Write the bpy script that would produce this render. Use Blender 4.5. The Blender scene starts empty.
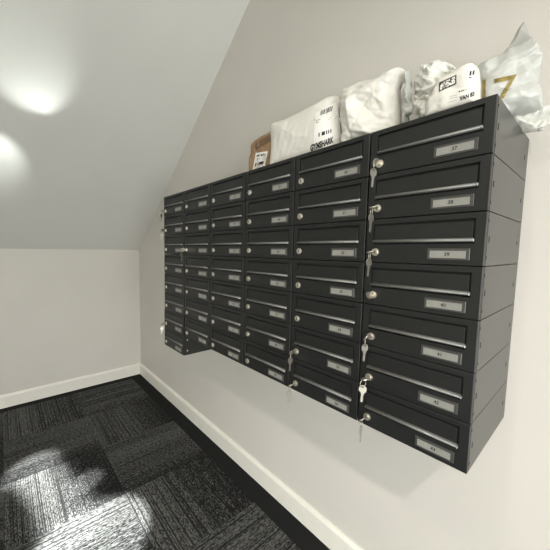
import bpy, bmesh, math, random
from mathutils import Vector, Matrix, noise
from mathutils.bvhtree import BVHTree

scn = bpy.context.scene
col = scn.collection
PI = math.pi

# ------------------------------------------------------------------ camera
TOP = 1.628                       # height of the top of the mailbox bank
W, H, D = 0.24972, 0.11, 0.35633  # one mailbox
F_PX, CX, CY = 295.03, -33.916, 0.214
yaw, pitch, roll = 0.89285, -0.08339, 0.013
CAM = Vector((0.153, -1.09891, TOP - 0.30409))
_d = Vector((-math.sin(yaw) * math.cos(pitch), math.cos(yaw) * math.cos(pitch), math.sin(pitch)))
_r = Vector((math.cos(yaw), math.sin(yaw), 0))
_u = _r.cross(_d)
R_ = math.cos(roll) * _r + math.sin(roll) * _u
U_ = -math.sin(roll) * _r + math.cos(roll) * _u
cd = bpy.data.cameras.new('camera')
cam = bpy.data.objects.new('camera', cd)
col.objects.link(cam)
m = Matrix((R_, U_, -_d)).transposed().to_4x4()
m.translation = CAM
cam.matrix_world = m
cd.sensor_width = 36
cd.lens = 36 * F_PX / 550
cd.shift_x = -CX / 550
cd.shift_y = CY / 550
cd.clip_start = 0.02
scn.camera = cam

# ------------------------------------------------------------------ world, lights, exposure
scn.view_settings.view_transform = 'Standard'
scn.view_settings.look = 'None'
scn.view_settings.gamma = 1
scn.view_settings.exposure = 0.0
scn.view_settings.use_curve_mapping = False
w = bpy.data.worlds.new('daylight')
scn.world = w
w.use_nodes = True
w.node_tree.nodes['Background'].inputs[0].default_value = (0.96, 0.985, 0.985, 1)
w.node_tree.nodes['Background'].inputs[1].default_value = 1.1


def aim(o, loc, target):
    o.location = loc
    o.rotation_euler = (Vector(target) - Vector(loc)).to_track_quat('-Z', 'Y').to_euler()


def spot(name, loc, target, energy, angle, blend=0.5, radius=0.02, color=(1, 1, 1), sc=(1, 1, 1), rz=0):
    l = bpy.data.lights.new(name, 'SPOT')
    l.energy = energy
    l.spot_size = math.radians(angle)
    l.spot_blend = blend
    l.shadow_soft_size = radius
    l.color = color
    o = bpy.data.objects.new(name, l)
    col.objects.link(o)
    aim(o, loc, target)
    o.scale = sc
    if rz:
        o.rotation_euler = (o.rotation_euler.to_matrix() @ Matrix.Rotation(rz, 3, 'Z')).to_euler()
    return o


def area(name, loc, target, energy, sx, sy, color=(1, 1, 1)):
    l = bpy.data.lights.new(name, 'AREA')
    l.shape = 'RECTANGLE'
    l.size, l.size_y = sx, sy
    l.energy = energy
    l.color = color
    o = bpy.data.objects.new(name, l)
    col.objects.link(o)
    aim(o, loc, target)
    return o


CEIL = 2.75
WARM = (1.0, 0.94, 0.84)
spot('ceiling_spot_light', (1.09, -1.88, CEIL - .03), (1.0, -1.6, 0), 138, 160, 1.0, 0.02, WARM)
spot('ceiling_spot_light', (-0.09, -1.83, CEIL - .03), (-0.09, -1.5, 0), 42, 140, 1.0, 0.02, WARM)
# daylight patches that fall on the carpet
BC = (0.97, 1, 0.99)
spot('roof_window_beam', (-0.2, -2.6, 2.6), (-1.20, -0.86, 0), 4700, 8.4, 0.35, 0.02, BC)
for k, (bx, by, ba, be) in enumerate(((-1.38, -0.885, 5.6, 1500), (-1.50, -0.91, 4.8, 1500), (-1.61, -0.93, 4.4, 1500), (-1.71, -0.95, 4.4, 1500),
                                      (-1.81, -0.98, 4.6, 1500), (-1.93, -1.02, 5.2, 2000), (-1.62, -0.785, 3.0, 2300))):
    spot('roof_window_beam', (-0.6, -2.6, 2.6), (bx, by, 0), be * 1.35, ba, 0.7, 0.02, BC)
area('low_wall_fill_light', (0.9, -2.6, 0.45), (-0.5, 0, 0.0), 7.5, 1.0, 0.6, (0.98, 1.0, 0.99)).data.spread = math.radians(95)  # unseen fill lamp added to brighten the lower wall
area('slope_fill_light', (2.5, -1.6, 1.0), (-2.0, -1.2, 1.5), 66, 1.6, 1.4, (0.98, 0.99, 0.96))  # added fill for the slope, far wall and box sides, no window modelled
# glints on the sloping ceiling, cast by small unseen lamps added close to it
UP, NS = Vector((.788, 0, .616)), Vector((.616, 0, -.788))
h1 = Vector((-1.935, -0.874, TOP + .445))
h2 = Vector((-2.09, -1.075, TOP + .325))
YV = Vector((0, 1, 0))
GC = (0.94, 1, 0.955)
spot('glint_lamp', h1 + NS * .07 - UP * .01, h1 + UP * .12 - YV * .02, 0.16, 100, 0.9, 0.01, GC)
spot('glint_lamp', h1 + NS * .26 - UP * .02 - YV * .03, h1 + UP * .19 - YV * .07, 3.1, 74, 0.75, 0.01, GC)
spot('glint_lamp', h2 + NS * .07 + UP * .01, h2 - UP * .12 - YV * .03, 0.12, 100, 0.9, 0.01, GC)
spot('glint_lamp', h2 + NS * .26 + UP * .02 - YV * .03, h2 - UP * .13 - YV * .07, 3.2, 80, 0.75, 0.01, GC)


# ------------------------------------------------------------------ materials
def nodes(name):
    mt = bpy.data.materials.new(name)
    mt.use_nodes = True
    nt = mt.node_tree
    return mt, nt, nt.nodes['Principled BSDF']


def mat(name, c, rough=0.5, metal=0.0, spec=0.5, bump=None, vary=0.0, vscale=20, coat=0.0):
    mt, nt, b = nodes(name)
    b.inputs['Base Color'].default_value = (*c, 1)
    b.inputs['Roughness'].default_value = rough
    b.inputs['Metallic'].default_value = metal
    b.inputs['Specular IOR Level'].default_value = spec
    b.inputs['Coat Weight'].default_value = coat
    tc = nt.nodes.new('ShaderNodeTexCoord')
    if vary:
        n = nt.nodes.new('ShaderNodeTexNoise')
        n.inputs['Scale'].default_value = vscale
        n.inputs['Detail'].default_value = 4
        nt.links.new(tc.outputs['Object'], n.inputs['Vector'])
        r = nt.nodes.new('ShaderNodeValToRGB')
        r.color_ramp.elements[0].color = (*[x * (1 - vary) for x in c], 1)
        r.color_ramp.elements[1].color = (*[min(1, x * (1 + vary)) for x in c], 1)
        r.color_ramp.elements[0].position = 0.3
        r.color_ramp.elements[1].position = 0.7
        nt.links.new(n.outputs['Fac'], r.inputs[0])
        nt.links.new(r.outputs[0], b.inputs['Base Color'])
    if bump:
        n = nt.nodes.new('ShaderNodeTexNoise')
        n.inputs['Scale'].default_value = bump[0]
        n.inputs['Detail'].default_value = 3
        nt.links.new(tc.outputs['Object'], n.inputs['Vector'])
        bp_ = nt.nodes.new('ShaderNodeBump')
        bp_.inputs['Strength'].default_value = bump[1]
        bp_.inputs['Distance'].default_value = bump[2]
        nt.links.new(n.outputs['Fac'], bp_.inputs['Height'])
        nt.links.new(bp_.outputs[0], b.inputs['Normal'])
    return mt


M_WALL = mat('warm_white_wall_paint', (0.66, 0.635, 0.585), 0.6, bump=(180, 0.25, 0.001), vary=0.02, vscale=3)
M_SLOPE = mat('white_ceiling_paint', (0.74, 0.74, 0.70), 0.7, bump=(160, 0.25, 0.001), vary=0.02, vscale=3)
M_TRIM = mat('white_gloss_trim', (0.86, 0.84, 0.77), 0.3, vary=0.02)
M_BOX = mat('anthracite_powder_coat', (0.012, 0.013, 0.0125), 0.42, spec=0.4, bump=(900, 0.15, 0.0004))
M_CASE = mat('anthracite_satin_sheet', (0.016, 0.016, 0.015), 0.28, spec=0.45)
M_DARK = mat('black_gap_shade', (0.004, 0.004, 0.004), 0.8)  # shade inside gaps and holes painted as flat black
M_LIP = mat('grey_satin_lip', (0.20, 0.20, 0.19), 0.42, metal=0.5)
M_LIPEND = mat('bright_lip_end', (0.4, 0.4, 0.38), 0.4, metal=0.6)
M_PFR = mat('grey_plate_frame', (0.075, 0.075, 0.072), 0.3, metal=0.3)
M_CARD = mat('grey_name_card', (0.26, 0.26, 0.235), 0.35, vary=0.08, vscale=60)
M_INK = mat('black_ink', (0.015, 0.015, 0.018), 0.6)
M_NICKEL = mat('nickel_lock', (0.78, 0.74, 0.66), 0.4, metal=1.0)
M_KEY = mat('nickel_key', (0.55, 0.52, 0.45), 0.36, metal=0.9)
M_KRAFT = mat('brown_kraft_paper', (0.30, 0.195, 0.105), 0.7, vary=0.25, vscale=30, bump=(60, 0.5, 0.002))
M_POLY = mat('white_mailer_plastic', (0.73, 0.715, 0.66), 0.36, vary=0.03, bump=(38, 0.6, 0.005))
M_POLYG = mat('greyish_white_plastic', (0.52, 0.53, 0.50), 0.32, vary=0.05, bump=(35, 0.5, 0.004))
M_CRINK = mat('crinkled_white_plastic', (0.70, 0.70, 0.65), 0.25, vary=0.08, vscale=50, bump=(55, 0.9, 0.006))
M_TAIL = mat('grey_translucent_plastic', (0.36, 0.36, 0.34), 0.35, vary=0.08, bump=(30, 0.5, 0.004))
M_STICK = mat('white_label_paper', (0.84, 0.83, 0.79), 0.5)
M_GOLD = mat('olive_gold_print', (0.30, 0.235, 0.07), 0.35, metal=0.4, vary=0.3, vscale=80)
M_BROWN = mat('brown_tape', (0.16, 0.09, 0.045), 0.5)


def carpet():
    mt, nt, b = nodes('striped_charcoal_carpet_tiles')
    L = nt.links.new

    def mth(op, a, c=None, cl=False):
        n = nt.nodes.new('ShaderNodeMath')
        n.operation = op
        n.use_clamp = cl
        for i, v in enumerate((a, c)):
            if v is None:
                continue
            if isinstance(v, (int, float)):
                n.inputs[i].default_value = v
            else:
                L(v, n.inputs[i])
        return n.outputs[0]

    tc = nt.nodes.new('ShaderNodeTexCoord')
    sp = nt.nodes.new('ShaderNodeSeparateXYZ')
    L(tc.outputs['Object'], sp.inputs[0])
    X, Y = sp.outputs[0], sp.outputs[1]
    gx = mth('DIVIDE', mth('ADD', X, 2.815), 0.4725)
    gy = mth('DIVIDE', mth('SUBTRACT', -0.122, Y), 0.515)
    ix, iy = mth('FLOOR', gx), mth('FLOOR', gy)
    fx, fy = mth('SUBTRACT', gx, ix), mth('SUBTRACT', gy, iy)
    par = mth('ABSOLUTE', mth('MODULO', mth('ADD', ix, iy), 2))   # 0: ribs along Y, 1: ribs along X

    def mix(fac, a, c):
        n = nt.nodes.new('ShaderNodeMix')
        n.data_type = 'FLOAT'
        L(fac, n.inputs[0])
        for i, v in ((2, a), (3, c)):
            if isinstance(v, (int, float)):
                n.inputs[i].default_value = v
            else:
                L(v, n.inputs[i])
        return n.outputs[0]
    across = mix(par, fx, fy)      # across the ribs
    along = mix(par, fy, fx)
    seed = mth('ADD', mth('ADD', mth('MULTIPLY', ix, 3.73), mth('MULTIPLY', iy, 7.91)), 0.47)

    def tex(sa, sl, det=2.0):
        cb = nt.nodes.new('ShaderNodeCombineXYZ')
        L(mth('MULTIPLY', across, sa), cb.inputs[0])
        L(mth('MULTIPLY', along, sl), cb.inputs[1])
        L(seed, cb.inputs[2])
        n = nt.nodes.new('ShaderNodeTexNoise')
        n.inputs['Scale'].default_value = 1
        n.inputs['Detail'].default_value = det
        L(cb.outputs[0], n.inputs['Vector'])
        return n.outputs['Fac']
    dash = tex(125, 34, 1)          # short light dashes
    rib = tex(84, 0.35, 1)          # long dark ribs
    band = tex(2.2, 0.3, 1)        # broad tonal bands in each tile
    seedn = nt.nodes.new('ShaderNodeTexWhiteNoise')
    seedn.noise_dimensions = '1D'
    L(seed, seedn.inputs['W'])
    # one long edge of each tile is darker
    ed = mth('POWER', mix(par, across, mth('SUBTRACT', 1.0, across)), 2.2)
    cov = mth('ADD', mth('MULTIPLY', band, 0.5), mth('MULTIPLY', ed, -0.30))
    d1 = mth('MULTIPLY', mth('SUBTRACT', mth('ADD', dash, mth('MULTIPLY', cov, 0.55)), 0.485), 4.0, True)
    r1 = mth('MULTIPLY', mth('SUBTRACT', rib, 0.395), 11.0, True)
    v = mth('MULTIPLY', d1, mth('ADD', mth('MULTIPLY', r1, 0.85), 0.15))
    # plain black border tiles by the walls
    inb = mth('MULTIPLY', mth('GREATER_THAN', gx, 0.0), mth('GREATER_THAN', gy, 0.0))
    fine = nt.nodes.new('ShaderNodeTexNoise')
    fine.inputs['Scale'].default_value = 220
    L(tc.outputs['Object'], fine.inputs['Vector'])
    vb = mth('MULTIPLY', fine.outputs['Fac'], 0.05)
    v = mix(inb, vb, v)
    rp = nt.nodes.new('ShaderNodeValToRGB')
    rp.color_ramp.elements[0].color = (0.013, 0.013, 0.0133, 1)
    rp.color_ramp.elements[1].color = (0.135, 0.137, 0.131, 1)
    L(v, rp.inputs[0])
    L(rp.outputs[0], b.inputs['Base Color'])
    b.inputs['Roughness'].default_value = 0.95
    b.inputs['Specular IOR Level'].default_value = 0.12
    bm_ = nt.nodes.new('ShaderNodeBump')
    bm_.inputs['Strength'].default_value = 0.5
    bm_.inputs['Distance'].default_value = 0.003
    L(v, bm_.inputs['Height'])
    L(bm_.outputs[0], b.inputs['Normal'])
    return mt


M_CARPET = carpet()


# ------------------------------------------------------------------ helpers
def obj(name, bm, material, parent=None, smooth=False, loc=None):
    me = bpy.data.meshes.new(name)
    bm.to_mesh(me)
    bm.free()
    me.materials.append(material)
    if smooth:
        for p in me.polygons:
            p.use_smooth = True
    o = bpy.data.objects.new(name, me)
    col.objects.link(o)
    if parent:
        o.parent = parent
    if loc:
        o.location = loc
    return o


def thing(name, label, cat, loc=(0, 0, 0), group=None):
    o = bpy.data.objects.new(name, None)
    o.empty_display_size = 0.02
    col.objects.link(o)
    o.location = loc
    o['label'] = label
    o['category'] = cat
    if group:
        o['group'] = group
    return o


def box(bm, x0, x1, y0, y1, z0, z1, bev=0.0, seg=1):
    g = bmesh.ops.create_cube(bm, size=1)
    vs = g['verts']
    for v in vs:
        v.co = Vector((x0 + (v.co.x + .5) * (x1 - x0), y0 + (v.co.y + .5) * (y1 - y0), z0 + (v.co.z + .5) * (z1 - z0)))
    if bev:
        es = list({e for v in vs for e in v.link_edges})
        bmesh.ops.bevel(bm, geom=es, offset=bev, segments=seg, affect='EDGES', profile=0.5)
    return bm


def poly_extrude(pts, vec):
    """closed prism from a loop of points"""
    bm = bmesh.new()
    a = [bm.verts.new(p) for p in pts]
    b = [bm.verts.new(Vector(p) + Vector(vec)) for p in pts]
    bm.faces.new(a)
    bm.faces.new(b[::-1])
    n = len(pts)
    for i in range(n):
        bm.faces.new((a[i], b[i], b[(i + 1) % n], a[(i + 1) % n]))
    bmesh.ops.recalc_face_normals(bm, faces=bm.faces)
    return bm


def disc_y(bm, cx, cz, y0, y1, r0, r1, n=24):
    """solid of revolution about a Y-parallel axis: radius r0 at y0, r1 at y1"""
    A, B = [], []
    for i in range(n):
        a = 2 * PI * i / n
        A.append(bm.verts.new((cx + r0 * math.cos(a), y0, cz + r0 * math.sin(a))))
        B.append(bm.verts.new((cx + r1 * math.cos(a), y1, cz + r1 * math.sin(a))))
    fa = bm.faces.new(A)
    fb = bm.faces.new(B[::-1])
    for i in range(n):
        bm.faces.new((A[i], B[i], B[(i + 1) % n], A[(i + 1) % n]))
    bmesh.ops.recalc_face_normals(bm, faces=bm.faces)


def ring(bm, c, R, r, axis='Y', n=28, k=8):
    vs = []
    for i in range(n):
        a = 2 * PI * i / n
        row = []
        for j in range(k):
            b = 2 * PI * j / k
            q = R + r * math.cos(b)
            p = Vector((q * math.cos(a), r * math.sin(b), q * math.sin(a)))
            if axis == 'X':
                p = Vector((p.y, p.x, p.z))
            row.append(bm.verts.new(Vector(c) + p))
        vs.append(row)
    for i in range(n):
        for j in range(k):
            bm.faces.new((vs[i][j], vs[i][(j + 1) % k], vs[(i + 1) % n][(j + 1) % k], vs[(i + 1) % n][j]))
    bmesh.ops.recalc_face_normals(bm, faces=bm.faces)


def struct(name, bm, material, smooth=False):
    o = obj(name, bm, material, smooth=smooth)
    o['kind'] = 'structure'
    return o


# ------------------------------------------------------------------ room
XC = -2.9055
XR = 2.6
YB = -2.9
ZS = TOP - 0.31312
SL = 0.66399
XT = XC + (CEIL - ZS) / math.tan(SL)
T = 0.12
struct('floor', box(bmesh.new(), XC - T, XR, YB, T, -0.1, 0), M_CARPET)
struct('wall_right', box(bmesh.new(), XC - T, XR, 0, T, 0, CEIL + 0.15), M_WALL)
struct('wall_far', box(bmesh.new(), XC - T, XC, YB, 0, 0, ZS), M_WALL)
struct('wall_left', box(bmesh.new(), XC - T, XR, YB - T, YB, 0, CEIL + 0.12), M_WALL)
struct('ceiling_slope', poly_extrude([(XC, 0, ZS), (XT, 0, CEIL), (XT - .15, 0, CEIL + .12), (XC - T, 0, ZS + .03), (XC - T, 0, ZS)], (0, YB, 0)), M_SLOPE)
struct('ceiling', box(bmesh.new(), XT, XR, YB, 0, CEIL, CEIL + 0.12), M_SLOPE)


def baseboard(name, x0, y0, x1, y1, nx, ny):
    prof = [(0, 0), (0.018, 0), (0.018, 0.094), (0.0165, 0.098), (0.012, 0.103), (0.008, 0.110), (0, 0.110)]
    pts = [(x0 + nx * a, y0 + ny * a, z) for a, z in prof]
    return struct(name, poly_extrude(pts, (x1 - x0, y1 - y0, 0)), M_TRIM)


baseboard('baseboard_right', XC, 0, XR, 0, 0, -1)
baseboard('baseboard_far', XC, -0.018, XC, YB, 1, 0)

for i, (lx, ly) in enumerate(((1.09, -1.88), (-0.09, -1.83))):
    t = thing('ceiling_downlight', ('round recessed downlight nearer the camera end of the flat ceiling', 'round recessed downlight nearer the sloping ceiling')[i], 'ceiling light', (lx, ly, CEIL))
    bm = bmesh.new()
    ring(bm, (0, 0, 0), 0.045, 0.006, 'Y')
    for v in bm.verts:
        v.co = Vector((v.co.x, v.co.z, v.co.y))
    obj('trim_ring', bm, M_TRIM, t, True)


# ------------------------------------------------------------------ mailbox prototypes (local origin: front top-left corner column, y=0 at the wall)
G = 0.0019
X0, X1 = G, W - G
Z1, Z0 = -0.0009, -H + 0.0009
YF = -D


def make_case():
    bm = bmesh.new()
    # five-sided sheet metal case
    y1 = YF + 0.0135
    t = 0.0015
    outer = [(X0, Z0), (X1, Z0), (X1, Z1), (X0, Z1)]
    inner = [(X0 + t, Z0 + t), (X1 - t, Z0 + t), (X1 - t, Z1 - t), (X0 + t, Z1 - t)]
    ob = [bm.verts.new((x, -0.001, z)) for x, z in outer]
    of = [bm.verts.new((x, y1, z)) for x, z in outer]
    if_ = [bm.verts.new((x, y1, z)) for x, z in inner]
    ib = [bm.verts.new((x, -0.004, z)) for x, z in inner]
    bm.faces.new(ob)
    bm.faces.new(ib[::-1])
    for i in range(4):
        j = (i + 1) % 4
        bm.faces.new((ob[i], of[i], of[j], ob[j]))
        bm.faces.new((of[i], if_[i], if_[j], of[j]))
        bm.faces.new((if_[i], ib[i], ib[j], if_[j]))
    bmesh.ops.recalc_face_normals(bm, faces=bm.faces)
    # recessed collar that carries the front frame
    box(bm, X0 + .002, X1 - .002, YF + .009, YF + .0145, Z0 + .002, Z1 - .002)
    return bm


FX0, FX1, FZ1, FZ0 = 0.020, 0.2305, -0.0125, -0.0640
LB = -0.0600


def make_front():
    """front panel with a rectangular recess for the letter flap"""
    bm = bmesh.new()
    b = 0.0012
    xs = [X0, X0 + b, FX0, FX1, X1 - b, X1]
    zs = [Z0, Z0 + b, FZ0, FZ1, Z1 - b, Z1]

    def yy(i, j):
        return YF + (0.0009 if i in (0, 5) or j in (0, 5) else 0)
    V = [[bm.verts.new((xs[i], yy(i, j), zs[j])) for j in range(6)] for i in range(6)]
    for i in range(5):
        for j in range(5):
            if i == 2 and j == 2:
                continue
            bm.faces.new((V[i][j], V[i + 1][j], V[i + 1][j + 1], V[i][j + 1]))
    dd = 0.0095
    c = [V[2][2], V[3][2], V[3][3], V[2][3]]
    k = [bm.verts.new((v.co.x, YF + dd, v.co.z)) for v in c]
    for i in range(4):
        bm.faces.new((c[i], c[(i + 1) % 4], k[(i + 1) % 4], k[i]))
    bm.faces.new(k)
    # rim going back
    rim = [V[i][0] for i in range(6)] + [V[5][j] for j in range(1, 6)] + [V[i][5] for i in range(4, -1, -1)] + [V[0][j] for j in range(4, 0, -1)]
    bk = [bm.verts.new((v.co.x, YF + 0.0105, v.co.z)) for v in rim]
    n = len(rim)
    for i in range(n):
        bm.faces.new((rim[i], rim[(i + 1) % n], bk[(i + 1) % n], bk[i]))
    bm.faces.new(bk)
    bmesh.ops.recalc_face_normals(bm, faces=bm.faces)
    return bm


def make_flap():
    bm = bmesh.new()
    box(bm, FX0 + .0012, FX1 - .0042, YF + .0014, YF + .0050, LB + .002, FZ1 - .0050, .0006)
    return bm


def make_lip():
    """rounded grip that curls out along the lower edge of the flap"""
    prof = [(YF + .002, LB + .0080), (YF - .0010, LB + .0078), (YF - .0045, LB + .0066), (YF - .0064, LB + .0048),
            (YF - .0068, LB + .0030), (YF - .0060, LB + .0012), (YF - .0045, LB + .0003), (YF - .0020, LB), (YF + .002, LB)]
    pts = [(FX0 + .0015, y, z) for y, z in prof]
    return poly_extrude(pts, (FX1 - FX0 - .0035, 0, 0))


def make_plate():
    bm = bmesh.new()
    box(bm, .1465, .2245, YF - .0018, YF + .0005, -.0985, -.0735, .0008)
    return bm


def make_card():
    bm = bmesh.new()
    box(bm, .1520, .2180, YF - .0024, YF - .0012, -.0945, -.0790, .0002)
    return bm


LX, LZ = 0.0275, -0.0835


def make_lock():
    bm = bmesh.new()
    disc_y(bm, LX, LZ, YF + .0005, YF - .0030, .0098, .0092, 28)
    disc_y(bm, LX, LZ, YF - .0028, YF - .0048, .0072, .0066, 28)
    return bm


def text_mesh(s, size=1.0, bold=0.0):
    c = bpy.data.curves.new('text', 'FONT')
    c.body = s
    c.size = size
    c.align_x = 'CENTER'
    c.align_y = 'CENTER'
    c.offset = bold
    o = bpy.data.objects.new('text', c)
    col.objects.link(o)
    dg = bpy.context.evaluated_depsgraph_get()
    me = bpy.data.meshes.new_from_object(o.evaluated_get(dg))
    bpy.data.objects.remove(o)
    bpy.data.curves.remove(c)
    return me


def to_mesh_tmp(bm, name, material, smooth=False):
    me = bpy.data.meshes.new(name)
    bm.to_mesh(me)
    bm.free()
    me.materials.append(material)
    if smooth:
        for p in me.polygons:
            p.use_smooth = True
    return me


PARTS = [('case', to_mesh_tmp(make_case(), 'case', M_CASE), None),
         ('front_panel', to_mesh_tmp(make_front(), 'front_panel', M_BOX), None),
         ('flap', to_mesh_tmp(make_flap(), 'flap', M_BOX), None),
         ('flap_lip', to_mesh_tmp(make_lip(), 'flap_lip', M_LIP, True), 'flap'),
         ('name_plate', to_mesh_tmp(make_plate(), 'name_plate', M_PFR), None),
         ('name_card', to_mesh_tmp(make_card(), 'name_card', M_CARD), 'name_plate'),
         ('lock', to_mesh_tmp(make_lock(), 'lock', M_NICKEL), None)]
bm = bmesh.new()
box(bm, FX1 - .0022, FX1 - .0004, YF - .0071, YF + .0008, LB, LB + .0060, .0008)
PARTS.append(('lip_end_cap', to_mesh_tmp(bm, 'lip_end_cap', M_LIPEND), 'flap'))
bm = bmesh.new()
box(bm, FX0 + .0003, FX1 - .0003, YF + .0060, YF + .0092, FZ0 + .0003, FZ1 - .0003)
PARTS.append(('slot_shade_backing', to_mesh_tmp(bm, 'slot_shade_backing', M_DARK), None))  # black backing put in as the shade behind the flap
bm = bmesh.new()
box(bm, LX - .0010, LX + .0010, YF - .0052, YF - .0040, LZ - .0040, LZ + .0040)
PARTS.append(('keyhole', to_mesh_tmp(bm, 'keyhole', M_DARK), 'lock'))


def number_mesh(n):
    me = text_mesh(str(n), 0.0102, 0.00025)
    bm = bmesh.new()
    bm.from_mesh(me)
    bpy.data.meshes.remove(me)
    for v in bm.verts:
        v.co = Vector((0.1848 + v.co.x, YF - .0025, -.0868 + v.co.y))
    return to_mesh_tmp(bm, 'number', M_INK)


bm = bmesh.new()
for (yy, hh) in ((YF + .027, .0062), (-.040, .0055)):
    box(bm, X1 - .001, X1 + .0003, yy - .0034, yy + .0034, -.055 - hh, -.055 + hh)
for zz in (-.018, -.092):
    box(bm, X1 - .001, X1 + .0003, YF + .0145, YF + .0185, zz - .003, zz + .003)
HOLES_DARK = to_mesh_tmp(bm, 'side_slots', M_DARK)
bm = bmesh.new()
for yy in (YF + .022, -.030):
    for zz in (-.025, -.085):
        box(bm, X1 - .001, X1 + .0006, yy - .004, yy + .004, zz - .004, zz + .004, .001)
RIVETS = to_mesh_tmp(bm, 'side_rivets', M_NICKEL)

ordw = ['top', 'second', 'third', 'fourth', 'fifth', 'sixth', 'seventh', 'bottom']
colw = {1: 'the far left column', 2: 'second column from far end', 3: 'third column from far end',
        4: 'fourth column from far end', 5: 'column left of the nearest', 6: 'nearest right-hand column'}
KEYED = {(6, 0), (6, 1), (6, 2), (6, 3), (6, 4), (6, 5), (6, 6), (5, 5), (5, 6), (2, 2), (1, 0), (1, 1), (1, 6)}
number = 0
BOXPOS = {}
for c in range(1, 7):
    rows = 8 if c == 1 else 7
    for r in range(rows):
        number += 1
        last = (r == rows - 1)
        where = ('bottom' if last else ordw[r]) + ' of ' + colw[c]
        lab = 'black metal mailbox numbered %d, %s' % (number, where)
        if (c, r) in KEYED:
            lab += ', key in lock'
        x = -(7 - c) * W
        if c == 1 and r >= 6:
            x -= 0.006
        BOXPOS[(c, r)] = (x, TOP - r * H)
        t = thing('mailbox', lab, 'mailbox', (x, 0, TOP - r * H), 'black mailboxes mounted on the wall')
        made = {}
        for nm, me, par in PARTS:
            o = bpy.data.objects.new(nm, me)
            col.objects.link(o)
            o.parent = made[par] if par else t
            made[nm] = o
        o = bpy.data.objects.new('number', number_mesh(number))
        col.objects.link(o)
        o.parent = made['name_plate']
        if c == 6:
            o = bpy.data.objects.new('side_slots', HOLES_DARK)
            col.objects.link(o)
            o.parent = made['case']
        if c == 1 and r == 7:
            o = bpy.data.objects.new('side_rivets', RIVETS)
            col.objects.link(o)
            o.parent = made['case']


# ------------------------------------------------------------------ keys
def key_bm(teeth=True):
    """flat key in the XZ plane, hole centre at the origin, blade hanging to -Z"""
    t = 0.0011
    bm = bmesh.new()
    n = 20
    outer, inner = [], []
    for i in range(n):
        a = 2 * PI * i / n + PI / n
        rx = 0.0095 if abs(math.cos(a)) > .5 else 0.0098
        outer.append((rx * math.cos(a) * (1.0 + .08 * (math.sin(a) < -.3)), -0.0055 + 0.0105 * math.sin(a)))
        inner.append((0.0028 * math.cos(a), 0.0028 * math.sin(a) * 0.9))
    for s in (0,):
        A = [bm.verts.new((x, -t, z)) for x, z in outer]
        B = [bm.verts.new((x, t, z)) for x, z in outer]
        C_ = [bm.verts.new((x, -t, z)) for x, z in inner]
        D_ = [bm.verts.new((x, t, z)) for x, z in inner]
        for i in range(n):
            j = (i + 1) % n
            bm.faces.new((A[i], A[j], C_[j], C_[i]))
            bm.faces.new((B[j], B[i], D_[i], D_[j]))
            bm.faces.new((A[i], B[i], B[j], A[j]))
            bm.faces.new((C_[j], D_[j], D_[i], C_[i]))
    out = [(-.0042, -.013), (.0042, -.013), (.0042, -.020), (.0028, -.0215), (.0028, -.0255), (.0018, -.027), (.0030, -.029),
           (.0030, -.032), (.0016, -.0335), (.0028, -.0355), (.0024, -.039), (.0004, -.0415), (-.0028, -.039), (-.0028, -.020), (-.0042, -.018)]
    b2 = poly_extrude([(x, -t * .8, z) for x, z in out], (0, t * 1.6, 0))
    me = bpy.data.meshes.new('tmp')
    b2.to_mesh(me)
    b2.free()
    bm.from_mesh(me)
    bpy.data.meshes.remove(me)
    bmesh.ops.recalc_face_normals(bm, faces=bm.faces)
    return bm


def place(bm, mtx):
    bmesh.ops.transform(bm, matrix=mtx, verts=bm.verts)
    return bm


def make_keys(c, r, label, swing=0.0, turn=0.6, hang=True, single=False):
    x, z = BOXPOS[(c, r)]
    t = thing('key_set', label, 'keys', (x + LX, YF - .004, z + LZ), 'keys left in mailbox locks')
    # key in the lock: blade points into +Y, bow outside
    b = key_bm()
    mtx = Matrix.Translation((0, -.0235, 0)) @ Matrix.Rotation(swing, 4, 'Y') @ Matrix.Rotation(PI / 2, 4, 'X') @ Matrix.Rotation(turn, 4, 'Z')
    # after the X turn the -Z blade points to +Y
    obj('inserted_key', place(b, mtx), M_KEY, t)
    if hang:
        bm = bmesh.new()
        ring(bm, (0, 0, 0), .0105, .0009, 'X')
        place(bm, Matrix.Translation((-.001, -.0235, -.0105)) @ Matrix.Rotation(turn * .8 - .5, 4, 'Z'))
        obj('key_ring', bm, M_KEY, t, True)
        b = key_bm()
        place(b, Matrix.Translation((-.001, -.0235, -.0205)) @ Matrix.Rotation(turn, 4, 'Z') @ Matrix.Rotation(0.05, 4, 'Y'))
        obj('hanging_key', b, M_KEY, t)
    return t


make_keys(6, 0, 'topmost key ring, hanging in the lock of mailbox 37 under the white parcels', 0.2, 1.25)
make_keys(6, 1, 'round key ring and edge-on key hanging from mailbox 38, second down', 1.4, 1.5)
make_keys(6, 2, 'key ring and narrow edge-on key at mailbox 39, third down the nearest column', 1.2, 1.45)
make_keys(6, 3, 'single key sticking out of the lock of mailbox 40', 1.4, 0.3, hang=False)
make_keys(6, 4, 'keys hanging at mailbox 41, below the single key of mailbox 40', 0.3, 1.2)
make_keys(6, 5, 'bright spare key hanging flat from the lock of mailbox 42', 0.2, 0.4)
make_keys(6, 6, 'key and edge-on spare key hanging below mailbox 43', 0.9, 1.75)
make_keys(5, 5, 'key ring and edge-on key at mailbox 35, second from bottom, left of the nearest column', 0.3, 1.5)
make_keys(5, 6, 'key and spare key hanging below mailbox 36 against the pale wall', 0.7, 1.2)
make_keys(2, 2, 'key and spare key hanging from the lock of mailbox 11', 0.5, 2.0)
make_keys(1, 0, 'dark key pair hanging at the far left edge from mailbox 1', 0.5, 2.2)
make_keys(1, 1, 'edge-on key pair hanging at the far left edge from mailbox 2', 0.5, 1.5)
make_keys(1, 6, 'bright key pair hanging at the lower left edge from mailbox 7', 0.3, 0.95)


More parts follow.
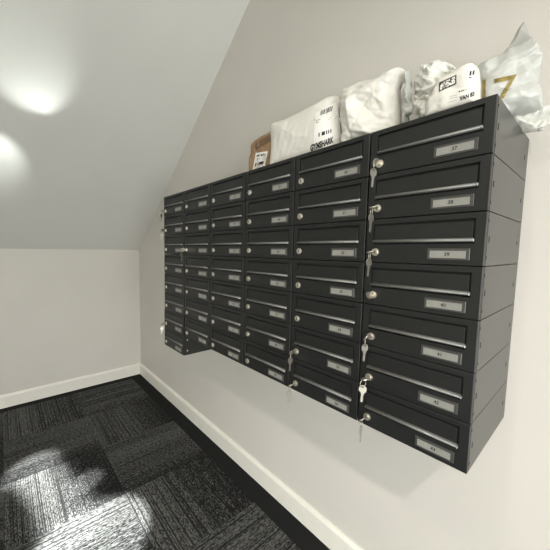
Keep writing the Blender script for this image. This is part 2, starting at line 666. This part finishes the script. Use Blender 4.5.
# ------------------------------------------------------------------ parcels on top
def ray(px, py):
    return (_d0 := (_d + R_ * (px - 275 - CX) / F_PX - U_ * (py - 275 - CY) / F_PX))


def at(px, py, P0, nrm):
    """point where the sight line meets the upright plane through P0"""
    v = ray(px, py)
    return CAM + v * ((P0 - CAM).dot(nrm) / v.dot(nrm))


FOLDS = {}


def crumple(p, amp, sc, seed):
    q = Vector(p) * sc + Vector((seed * 3.1, seed * 1.7, seed * 5.3))
    a = abs(noise.noise(q))
    b = abs(noise.noise(q * 2.3 + Vector((9, 2, 4))))
    rnd = FOLDS.setdefault(seed, None)
    if rnd is None:
        g = random.Random(seed)
        rnd = FOLDS[seed] = [(Vector((g.uniform(-1, 1), g.uniform(-1, 1), g.uniform(-1, 1))).normalized(), g.uniform(.5, 1.1) * (1.45 ** k), g.random() * 9, g.uniform(-5, 5)) for k in range(6)]
    h = 0.0
    for k, (dr, f, ph, ms) in enumerate(rnd):
        t_ = (q.dot(dr) * f + ph + 0.5 * noise.noise(q * .6 + Vector((ms, 0, 0)))) % 1.0
        tri = abs(2 * t_ - 1)
        mask = max(0.0, min(1.0, .5 + 2.2 * noise.noise(q * .8 + Vector((ms, ms, 2)))))
        h += (tri - .5) * mask * (1.5 / f)
    f1 = noise.voronoi(Vector((q.x * 1.1 + .3 * q.z, q.y * .6, q.z * 1.5 - .4 * q.x)) * 1.3)[0]
    return amp * (0.9 * h + 0.1 - 0.35 * a - 0.25 * b + 1.1 * (f1[1] - f1[0]) * (f1[0] + .3))


def bag(name, px, Y, thick, material, amp, sc, seed, ang=0.0, xa=-.1, power=4, nose=None, parent=None, zmin=TOP + .001):
    """soft parcel: an outline on the upright plane through (xa, Y) turned by ang, inflated to a real thickness and crumpled"""
    e1 = Vector((math.cos(ang), math.sin(ang), 0))
    nrm = Vector((math.sin(ang), -math.cos(ang), 0))
    P0 = Vector((xa, Y, 0))
    pts = [at(a, b, P0, nrm) for a, b in px]
    pts = [Vector(((p - P0).dot(e1), max(p.z, zmin))) for p in pts]
    # resample
    N = 190
    seg = [(pts[i], pts[(i + 1) % len(pts)]) for i in range(len(pts))]
    L = [(b - a).length for a, b in seg]
    tot = sum(L)
    out = []
    for k in range(N):
        s = tot * k / N
        for (a, b), l in zip(seg, L):
            if s <= l:
                out.append(a + (b - a) * (s / max(l, 1e-9)))
                break
            s -= l
    cx = (min(p.x for p in pts) + max(p.x for p in pts)) / 2
    cz = (min(p.y for p in pts) + max(p.y for p in pts)) / 2
    c = Vector(nose) if nose else Vector((cx, cz))
    NR = 46
    bm = bmesh.new()
    rows = {}

    def pos(q, h, side):
        s_, z = q
        p = P0 + e1 * s_ + nrm * (-side * h)
        p.z = z
        edge = min(1.0, (h / max(thick, 1e-6)) * 1.6)
        k = crumple(p, amp, sc, seed)
        p += nrm * (-side * k * edge)
        n2 = crumple(Vector((p.x + 5, p.y, z - 3)), amp * .35, sc, seed + 2)
        return Vector((p.x, min(max(p.y, -D + .003), -.004), max(z + n2 * .6, zmin)))
    front, back = [], []
    for i in range(NR + 1):
        rr = i / NR
        h = thick * (max(0, 1 - rr ** power)) ** .5
        fr, bk = [], []
        for k in range(N):
            q = c + (out[k] - c) * rr
            if i == 0 and k > 0:
                fr.append(fr[0])
                bk.append(bk[0])
                continue
            fv = bm.verts.new(pos(q, h, -1))
            fr.append(fv)
            bk.append(fv if i == NR else bm.verts.new(pos(q, h, 1)))
        front.append(fr)
        back.append(bk)
    for S in (front, back):
        for i in range(NR):
            for k in range(N):
                k2 = (k + 1) % N
                f = [S[i][k], S[i + 1][k], S[i + 1][k2], S[i][k2]]
                u = []
                for v in f:
                    if v not in u:
                        u.append(v)
                if len(u) > 2:
                    try:
                        bm.faces.new(u)
                    except ValueError:
                        pass
    bmesh.ops.recalc_face_normals(bm, faces=bm.faces)
    bvh = BVHTree.FromBMesh(bm)
    # origin at the base, body as mesh
    o = obj(name, bm, material, parent, True)
    return o, bvh


def sticker(name, parent, bvh, quad, material, nu=10, nv=10, lift=0.0008, mesh=None):
    """thin printed patch lying on the surface of a parcel. quad: TL, TR, BR, BL"""
    bm = bmesh.new()

    def P(u, v):
        a = Vector(quad[3]).lerp(Vector(quad[2]), u)
        b = Vector(quad[0]).lerp(Vector(quad[1]), u)
        p = a.lerp(b, v)
        dr = ray(p.x, p.y).normalized()
        hit = bvh.ray_cast(CAM, dr)
        if hit[0] is None:
            return None
        return hit[0] - dr * lift
    if mesh is None:
        g = [[P(i / nu, j / nv) for j in range(nv + 1)] for i in range(nu + 1)]
        V = [[bm.verts.new(p) if p else None for p in row] for row in g]
        for i in range(nu):
            for j in range(nv):
                f = [V[i][j], V[i + 1][j], V[i + 1][j + 1], V[i][j + 1]]
                if all(f):
                    bm.faces.new(f)
    else:
        for poly in mesh:
            ps = [P(u, v) for u, v in poly]
            if all(ps):
                bm.faces.new([bm.verts.new(p) for p in ps])
    if not bm.faces:
        bm.free()
        return None
    return obj(name, bm, material, parent)


def text_polys(s, bold=0.0):
    me = text_mesh(s, 1.0, bold)
    bm = bmesh.new()
    bm.from_mesh(me)
    bmesh.ops.triangulate(bm, faces=bm.faces)
    bpy.data.meshes.remove(me)
    xs = [v.co.x for v in bm.verts]
    ys = [v.co.y for v in bm.verts]
    x0, x1, y0, y1 = min(xs), max(xs), min(ys), max(ys)
    res = [[((v.co.x - x0) / (x1 - x0), (v.co.y - y0) / (y1 - y0)) for v in f.verts] for f in bm.faces]
    bm.free()
    return res


def bars(n, seed, y0=0, y1=1):
    rnd = random.Random(seed)
    res = []
    x = 0
    ws = [rnd.choice((1, 1, 2, 3)) for _ in range(2 * n)]
    tot = sum(ws)
    for i, a in enumerate(ws):
        if i % 2 == 0:
            res.append([(x / tot, y0), ((x + a) / tot, y0), ((x + a) / tot, y1), (x / tot, y1)])
        x += a
    return res


def blocks(nx, ny, seed, p=.5):
    rnd = random.Random(seed)
    return [[(i / nx, j / ny), ((i + 1) / nx, j / ny), ((i + 1) / nx, (j + 1) / ny), (i / nx, (j + 1) / ny)]
            for i in range(nx) for j in range(ny) if rnd.random() < p]


# kraft paper bag
t = thing('paper_parcel', 'small brown kraft paper parcel with a white label, leftmost on top of the mailboxes', 'parcel', (0, 0, 0))
b, bv = bag('body', [(251, 185), (253, 160), (253.5, 143), (265, 136), (276.5, 129.3), (275.8, 150), (274, 180)], -.20, .035, M_KRAFT, .007, 14, 3, parent=t)
sticker('folded_top', t, bv, [(254.5, 143), (277, 130.5), (276.5, 138.5), (256, 149.5)], M_BROWN)
s = sticker('address_label', t, bv, [(255.8, 153), (268, 151), (264.8, 166), (252.6, 170)], M_STICK)
sticker('print', s, bv, [(257, 154.5), (266.5, 152.8), (264, 164.5), (254.5, 167)], M_INK,
        mesh=blocks(7, 1, 3, 0) + [[(0, .82), (.3, .82), (.3, .95), (0, .95)], [(.45, .8), (.6, .8), (.6, .95), (.45, .95)], [(.72, .8), (.95, .8), (.95, .95), (.72, .95)],
                                   [(.12, .45), (.38, .45), (.38, .66), (.12, .66)], [(.02, .05), (.16, .05), (.16, .32), (.02, .32)],
                                   [(.4, .08), (.9, .08), (.9, .32), (.4, .32)]], lift=.0016)

# first white mailer, black lettering
t = thing('mailing_bag', 'smooth white plastic mailing bag with bold black lettering, beside the brown paper parcel', 'parcel', (0, 0, 0), 'white plastic parcels on top of the mailboxes')
b, bv = bag('body', [(274, 185), (276.5, 150), (277, 130), (279, 126), (290, 121.5), (305, 115), (320, 108), (340, 97), (343, 99), (344.5, 110), (344.5, 140), (344.5, 170)],
            -.23, .065, M_POLY, .006, 6, 5, parent=t, power=6)
s = sticker('address_label', t, bv, [(315, 113), (340, 100), (342.5, 136), (313.5, 148)], M_STICK, 14, 14)
sticker('label_border', s, bv, [(314.5, 119), (339, 107.5), (341.5, 133.5), (313.5, 145)], M_PFR,
        mesh=[[(0, 0), (.02, 0), (.02, 1), (0, 1)], [(.98, 0), (1, 0), (1, 1), (.98, 1)], [(0, .98), (.5, .98), (.5, 1), (0, 1)], [(.5, .98), (1, .98), (1, 1), (.5, 1)]], lift=.0013)
sticker('barcode', s, bv, [(321, 110.5), (333, 105.5), (332, 111), (320, 115.5)], M_INK, mesh=bars(20, 1), lift=.0014)
sticker('address_lines', s, bv, [(316, 120), (337.5, 115.5), (337, 119), (315.5, 123.5)], M_INK,
        mesh=[[(0, .8), (.2, .8), (.2, .95), (0, .95)], [(.65, .7), (1, .7), (1, .85), (.65, .85)], [(.6, .2), (.95, .2), (.95, .35), (.6, .35)], [(0, .2), (.15, .2), (.15, .35), (0, .35)]], lift=.0014)
sticker('sorting_code', s, bv, [(318.5, 132.5), (332.5, 128.3), (332.5, 132.7), (318.5, 137.2)], M_INK, mesh=bars(5, 8, .1, .9), lift=.0014)
sticker('lettering', t, bv, [(310.5, 145.0), (333.6, 136.2), (333.6, 142.6), (310.2, 151.8)], M_INK, mesh=text_polys('GYMSHARK', .05), lift=.0016)

# second white mailer, crumpled
t = thing('mailing_bag', 'plain crumpled white plastic mailing bag above mailboxes 30 and 37, corner pointing up', 'parcel', (0, 0, 0), 'white plastic parcels on top of the mailboxes')
b, bv = bag('body', [(346, 175), (346, 140), (345, 101), (350, 93), (366, 84.5), (382, 79), (395, 74), (406, 70.5), (403, 82), (400, 90), (400, 105), (401, 120), (402, 150)],
            -.23, .065, M_POLY, .016, 9, 15, parent=t, power=5)
bag('folded_end', [(403, 150), (402.5, 92), (403.5, 80), (409, 71), (410, 84), (412.5, 93), (411, 101), (413, 107), (411.5, 113), (406, 116), (406, 150)], -.24, .012, M_POLYG, .010, 20, 4, parent=t)

# crinkled bag behind the labelled packet
t = thing('bubble_bag', 'crinkled translucent white bag left of and behind the packet with address print', 'parcel', (0, 0, 0), 'white plastic parcels on top of the mailboxes')
bag('body', [(418, 150), (418, 115), (416.5, 98), (415, 84), (420, 77), (424, 68), (432, 62.5), (443, 62), (452, 65.5), (462, 70), (470, 85), (472, 130)],
    -.20, .045, M_CRINK, .020, 20, 21, parent=t, power=3)

# packet with address print
t = thing('labelled_packet', 'white padded packet printed with black address text and code squares above mailbox 37', 'parcel', (0, 0, 0), 'white plastic parcels on top of the mailboxes')
b, bv = bag('body', [(425, 160), (427, 110), (433, 103), (437, 93), (440, 83), (458, 74), (470, 66.5), (475, 64.5), (478.5, 68), (479.5, 78), (479.5, 100), (479.5, 150)],
            -.30, .036, M_POLY, .008, 9, 31, parent=t, power=6)
s = sticker('code_square', t, bv, [(439, 82.5), (456.5, 74.5), (456.3, 84), (438.8, 92)], M_PFR)
sticker('code_label', s, bv, [(440.5, 83.3), (455, 76.3), (455, 83), (440.3, 90.2)], M_STICK, mesh=blocks(14, 8, 4, .5), lift=.0014)
sticker('postage_mark', t, bv, [(470, 65.5), (476, 63.5), (474.5, 77), (468.5, 78.5)], M_INK,
        mesh=bars(1, 2, 0, .08) + [[(.1, .2), (.9, .2), (.9, .28), (.1, .28)], [(.1, .2), (.4, .2), (.4, .55), (.1, .55)], [(.6, .2), (.9, .2), (.9, .5), (.6, .5)], [(.1, .45), (.9, .45), (.9, .55), (.1, .55)],
                                   [(0, .7), (1, .7), (1, .75), (0, .75)], [(0, .82), (1, .82), (1, .87), (0, .87)], [(0, .94), (1, .94), (1, 1), (0, 1)]])
s = sticker('address_print', t, bv, [(459.5, 96.5), (474.5, 91.3), (474.5, 95.8), (459.5, 101)], M_INK, mesh=text_polys('VAN 83', .04))
sticker('address_print', t, bv, [(459, 90.5), (470.5, 87.3), (470.5, 89.3), (459, 92.6)], M_INK, mesh=bars(7, 9, .2, .8))
sticker('printed_rule', t, bv, [(438, 100), (457, 94.5), (457, 100), (439, 105)], M_PFR,
        mesh=[[(0, .95), (1, .95), (1, 1), (0, 1)], [(0, .55), (1, .55), (1, .6), (0, .6)], [(0, .0), (1, .0), (1, .05), (0, .05)]])

# big grey white bag with gold print
t = thing('mailing_bag', 'large pale grey plastic bag with gold numeral print and pointed corner, at the right end', 'parcel', (0, 0, 0), 'white plastic parcels on top of the mailboxes')
b, bv = bag('body', [(474, 150), (474, 110), (472, 72), (478, 65), (490, 59.5), (500, 55), (505, 52), (518, 49.5), (530, 51), (533, 56), (537.5, 63), (536, 78), (537, 90), (540.5, 103), (540, 109), (526, 114), (510, 118), (495, 150)],
            -.13, .046, M_POLYG, .030, 8, 41, ang=.45, xa=0, parent=t, power=4)
bag('pointed_corner', [(500, 56), (508, 48), (514, 38), (519, 28), (523, 22.5), (528, 31), (531, 43), (532.5, 49), (528, 56), (515, 58)], -.12, .010, M_TAIL, .008, 14, 44, ang=.45, xa=0, parent=t)
bag('tape_end', [(530, 48), (532, 46), (534.5, 48), (533.5, 54), (530, 57)], -.12, .006, M_POLYG, .003, 30, 47, ang=.45, xa=0, parent=t)
sticker('gold_stroke', t, bv, [(482.2, 80.5), (485.6, 79.2), (485.6, 97), (482.2, 98.5)], M_GOLD, lift=.0015)
g_ = sticker('gold_numeral', t, bv, [(494, 79.0), (517, 74.0), (512.5, 79.5), (494.5, 83.0)], M_GOLD, lift=.0015)
sticker('diagonal_stroke', g_, bv, [(511.2, 77.5), (516.8, 74.5), (503.5, 98), (498.5, 99)], M_GOLD, lift=.0016)

# crinkled bag near the wall
t = thing('bubble_bag', 'small crinkled shiny white bag overhanging the top right edge below the gold printed bag', 'parcel', (0, 0, 0), 'white plastic parcels on top of the mailboxes')
bag('body', [(505, 150), (500, 112), (497, 100), (505, 98), (520, 101), (533, 105), (537, 112), (541, 112), (546, 118), (545, 127), (538, 132), (530, 136), (522, 140)],
    -.085, .03, M_CRINK, .018, 20, 51, ang=.75, xa=.0, parent=t, power=3, zmin=TOP - .005)
bag('twisted_end', [(538, 122), (541, 114), (543, 110.5), (546, 116), (547, 124), (543, 130), (538, 131)], -.07, .012, M_CRINK, .010, 30, 53, ang=.3, xa=.02, parent=t, zmin=TOP - .01)
